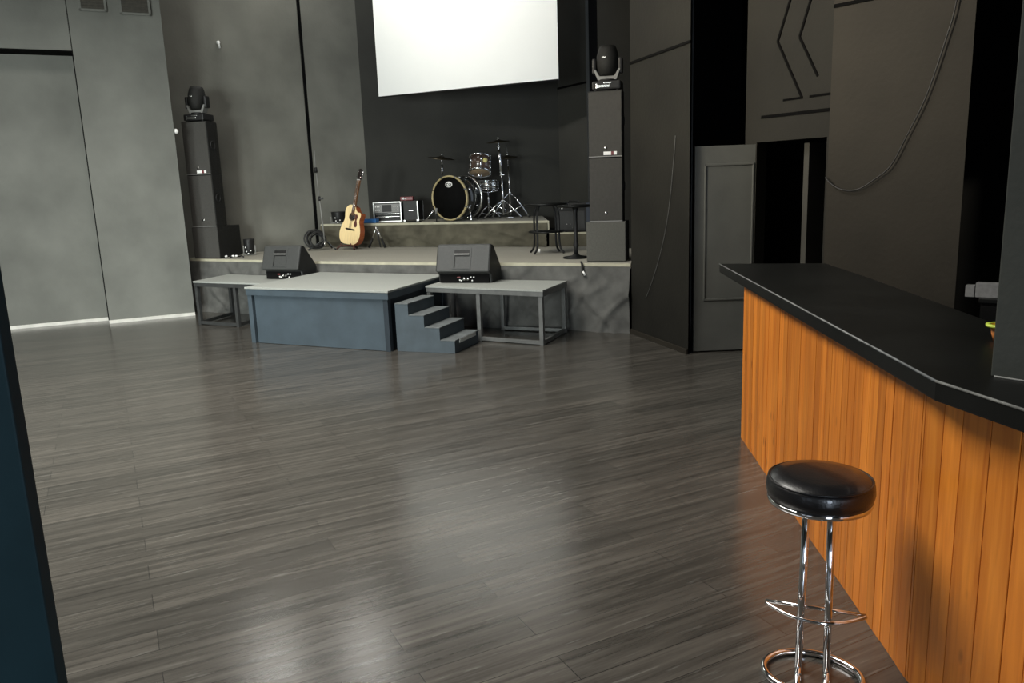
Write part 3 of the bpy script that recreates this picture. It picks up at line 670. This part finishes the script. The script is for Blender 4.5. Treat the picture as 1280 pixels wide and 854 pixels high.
# small microphone stand in front of the bass drum
ms = thing('drum_microphone', 'short black microphone in front of the bass drum', 'microphone', (-1.13, 12.67, ZR))
MB().cyl((0, 0, 0), (0, 0, .012), .05, 20).build('base', 'blackplastic', ms)
MB().cyl((0, 0, .012), (0, 0, .13), .009, 10).build('stem', 'blackplastic', ms)
MB().cyl((0, 0, .13), (.004, -.01, .22), .017, 12, r2=.022).build('capsule', 'greyplastic', ms)
cp_ = catmull([(-1.62+.16*math.cos(t*2.1)*(.6+.05*t), 12.92+.09*math.sin(t*2.1)*(.6+.05*t), ZR+.010+.0025*(t % 3)) for t in range(16)], 5)
tag(MB().tube(cp_, .008, 8).build('cable', 'cable'), 'black cable heaped on the riser left of the bass drum', 'cable')

# ------------------------------------------------------------------ guitar and stand
gt = thing('acoustic_guitar', 'pale topped acoustic guitar with red brown sides standing on the stage', 'guitar', (-2.56, 12.60, ZS+.088), R(-30)); gt.scale = (1.1, 1.1, 1.1)
GT = Matrix.Rotation(R(-11), 4, 'X') @ Matrix.Rotation(R(9), 4, 'Y')     # leaning back and a little to the right
half = [(0, 0), (.10, .004), (.165, .05), (.192, .14), (.178, .24), (.142, .33), (.138, .38), (.15, .45), (.14, .515), (.09, .56), (.03, .568)]
rightc = [(.03, .545), (.045, .51), (.085, .475), (.135, .47), (.15, .43), (.138, .38), (.142, .33), (.178, .24), (.192, .14), (.165, .05), (.10, .004)]
outl = [Vector((-x, 0, z)) for x, z in half]+[Vector((x, 0, z)) for x, z in rightc]
ol = catmull(outl[:len(half)], 6)[:-1]+[outl[len(half)-1]]+catmull(outl[len(half):], 6)
def gprism(outline, y0, y1, bev=.003):
    mb = MB(); mb.T = GT; n = len(outline)
    V = [Vector((p.x, y, p.z)) for y in (y0, y1) for p in outline]
    return mb._add(V, [tuple(range(n)), tuple(range(n, 2*n))]+[(i, (i+1) % n, n+(i+1) % n, n+i) for i in range(n)], bev, 2)
gprism(ol, .004, .105, .004).build('body', 'mahogany', gt)
sb = gprism(ol, 0, .005, .0015).build('soundboard', 'spruce', gt)
def g(): m = MB(); m.T = GT; return m
g().cyl((0, .001, .40), (0, -.003, .40), .052, 28).build('soundhole', 'ebony', sb)
g().ring((0, -.002, .40), .058, .004, (0, 1, 0), 28, 6).build('rosette', 'neckwood', sb)
pg = [Vector((x, 0, z)) for x, z in ((.048, .43), (.085, .44), (.1, .40), (.088, .36), (.108, .30), (.10, .262), (.065, .262), (.05, .30), (.06, .36))]
gprism([Vector((p.x, 0, p.z)) for p in catmull(pg, 5, True)], -.003, .001, .0005).build('pickguard', 'umber', sb)
g().box(-.085, .085, -.012, .001, .205, .228, .004).build('bridge', 'ebony', sb)
nck = g().box(-.026, .026, -.006, .018, .45, .94, .006).build('neck', 'neckwood', gt)
g().box(-.025, .025, -.012, -.005, .42, .93, .001).build('fretboard', 'neckwood', nck)
for k in range(6): g().cyl((-.019+.0076*k, -.014, .22), (-.015+.006*k, -.016, .935), .0011, 5).build('string', 'steel', gt)
hs = g(); V = [Vector((x, y, z)) for y in (-.004, .014) for x, z in ((-.026, .935), (.026, .935), (.038, .96), (.036, 1.08), (.0, 1.095), (-.036, 1.08), (-.038, .96))]
hs._add(V, [tuple(range(7)), tuple(range(7, 14))]+[(i, (i+1) % 7, 7+(i+1) % 7, 7+i) for i in range(7)], .003).build('headstock', 'ebony', gt)
g().box(-.026, .026, -.014, .0, .93, .938, .001).build('nut', 'white', gt)
for s in (-1, 1):
    for k in range(3): g().cyl((s*.03, .006, .975+.037*k), (s*.06, .006, .975+.037*k), .009, 10).cyl((s*.02, -.004, .975+.037*k), (s*.02, -.014, .975+.037*k), .005, 8).build('tuner', 'chrome', gt)
gs = thing('guitar_stand', 'low dark red brown stand under the acoustic guitar', 'guitar stand', (-2.56, 12.60, ZS), R(-30))
MB().tube([(-.18, -.06, .012), (-.14, -.02, .06), (0, .06, .062), (.14, -.02, .06), (.18, -.06, .012)], .014, 8).tube([(0, .06, .06), (0, .22, .014)], .014, 8).build('base_frame', 'umber', gs)
for s in (-1, 1): MB().tube([(s*.10, .02, .055), (s*.10, -.03, .055), (s*.10, -.05, .10)], .011, 8).build('cradle_arm', 'umber', gs)
MB().tube([(0, .10, .055), (0, .22, .30), (0, .20, .34)], .011, 8).build('back_support', 'blackplastic', gs)

# microphone stand
mk = thing('microphone_stand', 'thin black microphone stand left of the guitar', 'microphone stand', (-2.955, 12.75, ZS))
MB().cyl((0, 0, .10), (-.03, 0, .82), .011, 10).cyl((-.03, 0, .80), (-.05, 0, 1.25), .007, 10).build('pole', 'greyplastic', mk)
MB().cyl((-.03, 0, .78), (-.03, 0, .85), .018, 10).box(-.03, .03, -.015, .015, .80, .83, .004).build('clutch', 'blackplastic', mk)
tripod(mk, 0, 0, 0, .16, .26, .009, 'darkmetal', (80, 200, 320), False)
MB().cyl((-.05, 0, 1.22), (-.055, 0, 1.30), .026, 12).build('boom_clamp', 'blackplastic', mk)
MB().cyl((-.055, 0, 1.26), (-.06, .05, 1.56), .006, 8).build('boom_arm', 'greyplastic', mk)
MB().cyl((.004, -.02, .06), (.0, -.02, .13), .014, 10).build('cable_plug', 'steel', mk)
# coil of cable leaning at the wall
cc = MB()
for k in range(7):
    cc.ring((-3.15+.014*k+.02*(k % 2), 12.83-.022*k, ZS+.172+.005*(k % 3)-.02*(k % 2)), .15-.018*(k % 4), .012, (.25+.05*k, -.9, .22-.05*(k % 3)), 30, 7)
tag(cc.build('cable_coil', 'cable'), 'coiled black cable propped up left of the microphone stand', 'cable')

# A-shaped folding stand
fs = thing('folding_stand', 'grey folding stand with splayed legs right of the guitar', 'stand', (-2.10, 12.66, ZS), R(-22))
for s in (-1, 1):
    MB().tube([(0, 0, .335), (s*.085, -.0, .15)], .015, 8).build('leg', 'steel', fs)
    MB().tube([(s*.085, 0, .15), (s*.15, -.01, .014)], .018, 8).build('rubber_foot', 'blackplastic', fs)
MB().tube([(0, 0, .31), (0, .10, .012)], .012, 8).build('rear_leg', 'darkmetal', fs)
MB().cyl((0, -.02, .315), (0, .02, .315), .022, 12).build('hinge', 'steel', fs)
bb = tag(MB().prism([(-2.50, 13.25), (-2.17, 13.10), (-2.13, 13.19), (-2.46, 13.34)], ZR+.006, ZR+.07, .008).build('flat_box', 'blue'), 'flat blue box on the riser edge behind the guitar', 'box')

# equipment rack
er = thing('equipment_rack', 'silver edged rack of audio gear on the riser', 'audio rack', (-2.0, 13.27, ZR+.004), R(-8))
w, h, d = .49, .33, .36
MB().box(-w/2+.012, w/2-.012, .012, d, .02, h-.01, .004).build('case', 'blackplastic', er)
ed = MB()
for x in (-w/2+.012, w/2-.012): ed.bar((x, .01, .0), (x, .01, h), .024, .024, .008).bar((x, d-.01, .0), (x, d-.01, h), .024, .024, .008)
for z in (.012, h-.006): ed.bar((-w/2+.005, .01, z), (w/2-.005, .01, z), .024, .024, .008)
for x in (-w/2+.012, w/2-.012): ed.bar((x, .01, h-.006), (x, d-.01, h-.006), .024, .024, .008)
ed.build('metal_edging', 'silver', er)
u1 = MB().box(-w/2+.03, w/2-.03, -.004, .014, .155, h-.03, .003).build('mixer_unit', 'greyplastic', er)
MB().box(-.08, .08, -.008, -.003, .17, h-.045, .002).build('display', 'blackplastic', u1)
for k in range(6):
    MB().cyl((-.19+.03*(k % 3), -.003, .20+.055*(k//3)), (-.19+.03*(k % 3), -.018, .20+.055*(k//3)), .010, 10).build('knob', 'white', u1)
for k in range(6):
    MB().cyl((.12+.03*(k % 3), -.003, .20+.055*(k//3)), (.12+.03*(k % 3), -.018, .20+.055*(k//3)), .010, 10).build('knob', 'steel', u1)
for z in (.105, .06):
    u2 = MB().box(-w/2+.03, w/2-.03, -.002, .014, z, z+.036, .002).build('rack_unit', 'blackplastic', er)
    MB().box(-w/2+.035, w/2-.035, -.005, -.001, z+.028, z+.034).build('edge', 'steel', u2)
MB().box(-.03, .02, -.016, .0, .075, .095, .004).build('latch', 'silver', er)
fc = thing('flight_case', 'narrow black case with a bright metal corner right of the audio rack', 'case', (-1.61, 13.30, ZR+.004), R(-8))
MB().box(-.13, .13, .008, .34, .02, .34, .005).build('body', 'blackplastic', fc)
MB().bar((.122, .008, .0), (.115, .008, .33), .02, .02, .005).bar((.122, .34, .0), (.122, .34, .33), .02, .02, .005).box(.09, .135, -.004, .02, 0, .03, .004).box(-.17, -.10, -.005, .03, 0, .025, .004).build('metal_edging', 'silver', fc)
MB().box(-.035, .035, -.004, .01, .17, .185, .003).build('handle', 'steel', fc)
rd = thing('effects_pedal', 'small dark red box lying on top of the narrow black case', 'box', (-1.66, 13.40, ZR+.346), R(-8))
MB().prism([(-.12, -.05), (.10, -.05), (.10, .07), (-.12, .07)], 0, .065, .012).build('body', 'red', rd)
MB().cyl((-.06, -.05, .035), (-.06, -.062, .035), .02, 14).cyl((-.02, -.05, .03), (-.02, -.06, .03), .012, 12).build('knob', 'white', rd)

# small par lamps
def par(label, loc, rz, r, L):
    o = thing('par_lamp', label, 'stage light', loc, rz, 'small par lamps lying on the stage')
    MB().lathe([(0, .025), (r*.8, .025), (r*.92, .04), (r, L*.55), (r*1.06, L*.9), (r*1.06, L), (r*.96, L), (r*.94, L*.93), (0, L*.93)], 28).build('housing', 'blackplastic', o)
    MB().cyl((0, 0, L*.93), (0, 0, L*.95), r*.9, 24).build('lens', 'glass', o)
    MB().tube([(-r*1.14, 0, L*.6), (-r*1.16, -.01, .012), (r*1.16, -.01, .012), (r*1.14, 0, L*.6)], .01, 6).build('bracket', 'greyplastic', o)
    for k, (x, z) in enumerate(((-.03, L*.25), (.04, L*.3), (.0, L*.12), (-.04, L*.5))):
        a = x/r; MB().cyl((math.sin(a)*r*.9, -math.cos(a)*r*.86, z), (math.sin(a)*r*1.02, -math.cos(a)*r*1.0, z), .011, 10).build('socket', 'white', o)
par('black par lamp on the stage between left subwoofer and left floor monitor', (-3.98, 12.15, ZS+.001), 0, .078, .25)
par('wider black par lamp at the left end of the drum riser', (-2.86, 13.50, ZR+.001), 0, .115, .20)
pc = catmull([(-4.22+.05*t, 11.72+.06*math.sin(t*1.9), ZS+.016+.012*(t % 2)) for t in range(7)], 6)
pw = thing('power_cable', 'black cable with white plugs on the stage beside the left subwoofer', 'cable')
MB().tube(pc, .011, 8).build('lead', 'cable', pw)
for t in (0, 2, 3): MB().cyl((-4.2+.05*t, 11.70, ZS+.03), (-4.17+.05*t, 11.67, ZS+.035), .014, 10).build('plug', 'white', pw)

# ------------------------------------------------------------------ tables and amp on the right of the stage
rt = thing('bar_table', 'round black table on four bent legs at the right of the stage', 'table', (.515, 10.56, ZS), R(8), 'small black tables on the stage')
MB().lathe([(0, .63), (.27, .63), (.29, .64), (.292, .655), (.285, .662), (0, .664)], 40).build('table_top', 'counter', rt)
for sx in (-1, 1):
    for sy in (-1, 1):
        lg = MB().tube(catmull([(sx*.11, sy*.09, .63), (sx*.145, sy*.11, .5), (sx*.15, sy*.115, .12), (sx*.20, sy*.15, .012)], 5), .014, 8).build('leg', 'blackplastic', rt)
MB().lathe([(.0, .28), (.24, .28), (.245, .29), (.24, .3), (0, .3)], 36).build('lower_shelf', 'counter', rt)
kf = MB().cyl((-.135, -.15, .03), (-.128, -.145, .075), .014, 10).build('leg_tip', 'white', rt)
pt = thing('bar_table', 'round black table on a single pedestal beside the grey box', 'table', (.83, 9.72, ZS), 0, 'small black tables on the stage')
MB().lathe([(0, 0), (.155, 0), (.165, .008), (.155, .02), (.05, .035), (.03, .06), (0, .06)], 40).build('base', 'counter', pt)
MB().lathe([(0, .05), (.028, .06), (.022, .12), (.036, .16), (.024, .2), (.024, .56), (.04, .62), (0, .62)], 24).build('pedestal', 'blackplastic', pt)
MB().lathe([(0, .62), (.21, .62), (.225, .632), (.22, .648), (0, .65)], 40).build('table_top', 'counter', pt)
am = thing('guitar_amplifier', 'black amplifier with small white knobs behind the two stage tables', 'amplifier', (.93, 11.72, .986), R(-25))
MB().box(-.24, .24, .02, .26, 0, .42, .012).build('cabinet', 'blackplastic', am)
MB().box(-.215, .215, .008, .022, .03, .30, .004).build('grille', 'cable', am)
for x, z in ((-.17, .36), (-.135, .345), (-.10, .36)): MB().cyl((x, .02, z), (x, .0, z), .011, 10).build('knob', 'white', am)
for x, z in ((-.06, .11), (-.0, .11), (.03, .06)): MB().cyl((x, .01, z), (x, -.002, z), .007, 8).build('rivet', 'steel', am)
MB().tube([(-.08, .14, .415), (-.07, .14, .45), (.07, .14, .45), (.08, .14, .415)], .01, 8).build('handle', 'blackplastic', am)
hc = thing('hanging_cable', 'black cable with a white plug hanging over the stage edge by the grey box', 'cable', (.83, 9.0, 0))
MB().tube([(0, .08, ZS+.012), (0, .01, ZS+.016), (.0, -.055, ZS-.02), (.005, -.075, ZS-.12)], .012, 8).build('lead', 'cable', hc)
MB().cyl((.005, -.072, ZS-.08), (.03, -.085, ZS-.125), .012, 10).build('plug', 'white', hc)

# ------------------------------------------------------------------ bar
bar_a = Vector((1.483, 4.945)); bar_b = Vector((1.285, 2.36)); bar_c = Vector((1.285+.30, 2.36-1.58))
bf = thing('bar_cabinet', 'long bar clad in upright orange varnished pine planks', 'bar')
random.seed(4)
def planks(a, b, mb, wmin, wmax):
    L = (b-a).length; d = (b-a)/L; s = 0
    n = Vector((d.y, -d.x)); n = n if n.x < 0 else -n
    while s < L-.01:
        w = min(random.uniform(wmin, wmax), L-s); t = random.uniform(-.0015, .0015)
        p = a+d*(s+.0012); q = a+d*(s+w-.0012)
        mb.prism([p+n*t, q+n*t, q-n*.018, p-n*.018], 0, 1.022, .001, 1); s += w
    return mb
mb = planks(bar_a, bar_b, MB(), .06, .085); planks(bar_b, bar_c, mb, .075, .11)
e0 = bar_a+Vector((.78, .06)); planks(e0, bar_a, mb, .06, .085)
mb.build('plank_panel', 'pine', bf)
MB().prism([bar_a+Vector((.03, -.03)), bar_b+Vector((.03, 0)), bar_c+Vector((.03, 0)), bar_c+Vector((.55, 0)), (1.95, 3.0), (2.1, 4.6), e0+Vector((-.05, -.06))], .0, 1.02).build('carcass', 'void', bf)
tip = Vector((1.50, 5.6)); cm = Vector((1.222, 2.2)); cn = Vector((1.222+.58*.5, 2.2-3.06*.5))
ct = thing('bar_counter', 'long black bar counter top with worn edges', 'counter', (0, 0, 0))
bd_ = [tip, cm, cn, cn+Vector((.62, .1)), Vector((1.87, 2.8)), Vector((2.10, 4.65)), Vector((2.17, 5.38))]
MB().prism(bd_, 1.023, 1.085, .006).build('slab', 'counter', ct)
we = MB()
for a, b in ((tip, cm), (cm, cn)):
    we.tube([(*(a+(b-a)*t), 1.0825) for t in (0, .5, 1)], .0042, 6)
we.build('worn_edge', 'worn', ct)
we2 = MB().tube([(1.40, 2.215, 1.0865), (1.62, 1.918, 1.0865)], .004, 6).build('sealant_line', 'worn', ct)
# cup behind the column
cu = thing('cup', 'orange cup with a lime rim half hidden behind the column', 'cup', (1.725, 2.70, 1.0855))
MB().lathe([(0, 0), (.03, 0), (.042, .05), (.040, .05), (.028, .004), (0, .004)], 24).build('body', 'orange', cu)
MB().lathe([(.040, .046), (.055, .05), (.056, .058), (.042, .06), (.040, .055)], 24, loop=True).build('rim', 'lime', cu)
# back bar with paper stack
bk = thing('back_bar', 'black cabinet in the dark niche behind the bar', 'cabinet', (3.72, 5.46, 0), R(-40))
MB().box(-.34, .36, -.1, .35, .06, .735, .004).build('body', 'void', bk)
MB().box(-.35, .37, -.12, .36, .735, .765, .004).build('top', 'counter', bk)
for x in (-.33, .02): MB().box(x, x+.33, -.115, -.1, .09, .71, .004).build('door', 'void', bk)
pp = thing('paper_stack', 'pale stack of paper napkins in the dark niche behind the bar', 'napkins', (3.43, 5.66, .766), R(-38))
MB().box(-.10, -.04, -.03, .05, 0, .085, .004).build('small_pack', 'paper', pp)
MB().box(-.035, .11, -.03, .06, 0, .105, .004).build('large_pack', 'paper', pp)

# looping cable on the wall behind the bar (s along the wall, z)
lp = [(.0, 1.66), (.06, 1.60), (.16, 1.555), (.28, 1.56), (.40, 1.63), (.52, 1.73), (.63, 1.95), (.75, 2.22), (.86, 2.6), (.91, 2.83), (.95, 3.3)]
P = catmull([(*kw(s, .03), z) for s, z in lp], 6)
tag(MB().tube(P, .006, 8).build('cable', 'cable'), 'thin cable hanging in a loop on the wall behind the bar', 'cable')
gp = [(.28, 3.3), (.35, 1.873), (.28, 1.3), (.20, .9), (.1, .657), (.04, .5)]
lg_ = (g1-g0).length
P = catmull([(*(g0+ug*(lg_*t)+ng*.012), z) for t, z in ((.80, 2.1), (.775, 1.873), (.70, 1.4), (.58, 1.0), (.42, .657), (.30, .45))], 6)
tag(MB().tube(P, .0028, 6).build('cable', 'deckmetal'), 'thin grey cable running down the broad black pillar', 'cable')
# little hook on the stage wall, bulb beside the left stack
uc = Vector((.788, .615)); nc = Vector((.615, -.788)); hk = c0+uc*1.15
ho = thing('wall_hook', 'tiny bright hook high on the grey wall behind the left stack', 'hook', (*hk, 4.0), math.atan2(.615, .788))
MB().cyl((0, -.0, 0), (0, -.03, 0), .026, 10).build('plate', 'white', ho)
MB().tube([(0, -.02, .0), (.0, -.035, -.03), (.012, -.03, -.085)], .015, 8).build('hook', 'white', ho)
bu = thing('lamp_bulb', 'small white bulb on the pier edge left of the upper left speaker', 'lamp', (-4.63, 11.40, 2.60), 0)
MB().cyl((-.03, .02, 0), (.02, 0, 0), .018, 12).build('holder', 'blackplastic', bu)
MB().sphere((.035, -.008, .0), .034, 14).build('bulb', 'white', bu)

# ------------------------------------------------------------------ bar stool
bs_ = thing('bar_stool', 'chrome bar stool with a round black padded seat in front of the bar', 'stool', (.992, 2.428, 0), R(-22))
SZ = .037
MB().lathe([(0, .60+SZ), (.150, .60+SZ), (.164, .610+SZ), (.169, .635+SZ), (.167, .66+SZ), (.160, .672+SZ), (.152, .675+SZ), (.146, .681+SZ), (.10, .688+SZ), (0, .690+SZ)], 64).build('seat', 'leather', bs_)
MB().ring((0, 0, .671+SZ), .160, .0045, (0, 0, 1), 64, 8).build('seat_piping', 'leather', bs_)
MB().lathe([(0, .586+SZ), (.150, .586+SZ), (.161, .590+SZ), (.165, .602+SZ), (.160, .608+SZ), (.148, .601+SZ), (0, .600+SZ)], 64).build('seat_rim', 'chrome', bs_)
for x in (-.042, .042):
    MB().tube([(x*.9, 0, .59+SZ), (x, -.002, .3), (x*1.08, -.004, .012)], .0125, 14).build('post', 'chrome', bs_)
ft = [(x, -.082*(1-(x/.158)**2), .236) for x in [-.158+.0158*k for k in range(21)]]
MB().tube(catmull(ft, 2)+[(.158, .004, .236)], .006, 10).tube([(-.160, .012, .236), (0, .012, .236), (.160, .012, .236)], .006, 10).build('footrest', 'chrome', bs_)
br_ = [(.157*math.cos(a), .125*math.sin(a)-.025, .012) for a in [2*PI*k/56 for k in range(56)]]
MB().tube(br_, .0115, 12, closed=True).build('base_ring', 'chrome', bs_)
for x in (-.045, .045): MB().tube([(x, -.14, .012), (x, 0, .012), (x, .09, .012)], .0105, 10).build('base_bar', 'chrome', bs_)

# ------------------------------------------------------------------ light
LW = 110; LS = 680; LC = 210; LD = 45; LE = 30; LF = 55
w_ = bpy.data.worlds.new('sky'); bpy.context.scene.world = w_; w_.use_nodes = True
bg = w_.node_tree.nodes['Background']; bg.inputs[0].default_value = (.75, .86, 1, 1); bg.inputs[1].default_value = 1.0
def area(name, loc, aim, sx, sy, power, col, spread=180):
    l = bpy.data.lights.new(name, 'AREA'); l.shape = 'RECTANGLE'; l.size = sx; l.size_y = sy; l.energy = power; l.color = col; l.spread = R(spread)
    o = bpy.data.objects.new(name, l); C.objects.link(o); o.location = loc
    o.rotation_euler = (Vector(aim)-Vector(loc)).to_track_quat('-Z', 'Y').to_euler(); return o
for i, (a, b) in enumerate(wx[:2]):
    area(f'window_daylight_{i+1}', ((a+b)/2, -4.2, 1.95), (-4.0, 12.5, .4), 1.9, 2.8, LW, (.92, .98, .94), 55)
area('skylight', (-3.1, 5.0, CZ-.03), (-3.1, 5.0, 0), 3.2, 4.8, LS, (1.0, .965, .89), 135)
area('upper_wall_fill', (-9.4, 3.0, 5.0), (2.4, 8.2, 4.4), 4.0, 1.0, LC, (1.0, .9, .72), 36)  # added unseen fill that warms the upper right walls
area('screen_fill', (-9.4, 5.6, 6.2), (-.6, 12.4, 4.9), 1.6, .6, LD, (1.0, .97, .9), 25)  # added unseen fill aimed at the projection screen
for k, (x, y) in enumerate(((-4.25, 12.2), (-2.75, 12.6))):
    area(f'stage_ceiling_lamp_{k+1}', (x, y, CZ-.04), (x, y, 0), .75, 1.0, LE, (1.0, .98, .92))
area('window_daylight_3', (.8, -4.2, 1.4), (.8, 8, 1.0), 1.0, 2.0, LF, (.74, .85, 1.0), 120)  # added fill behind the camera for highlights on the stool
vs = bpy.context.scene.view_settings
vs.view_transform = 'Standard'; vs.look = 'None'; vs.gamma = 1; vs.use_curve_mapping = False; vs.exposure = 0.0
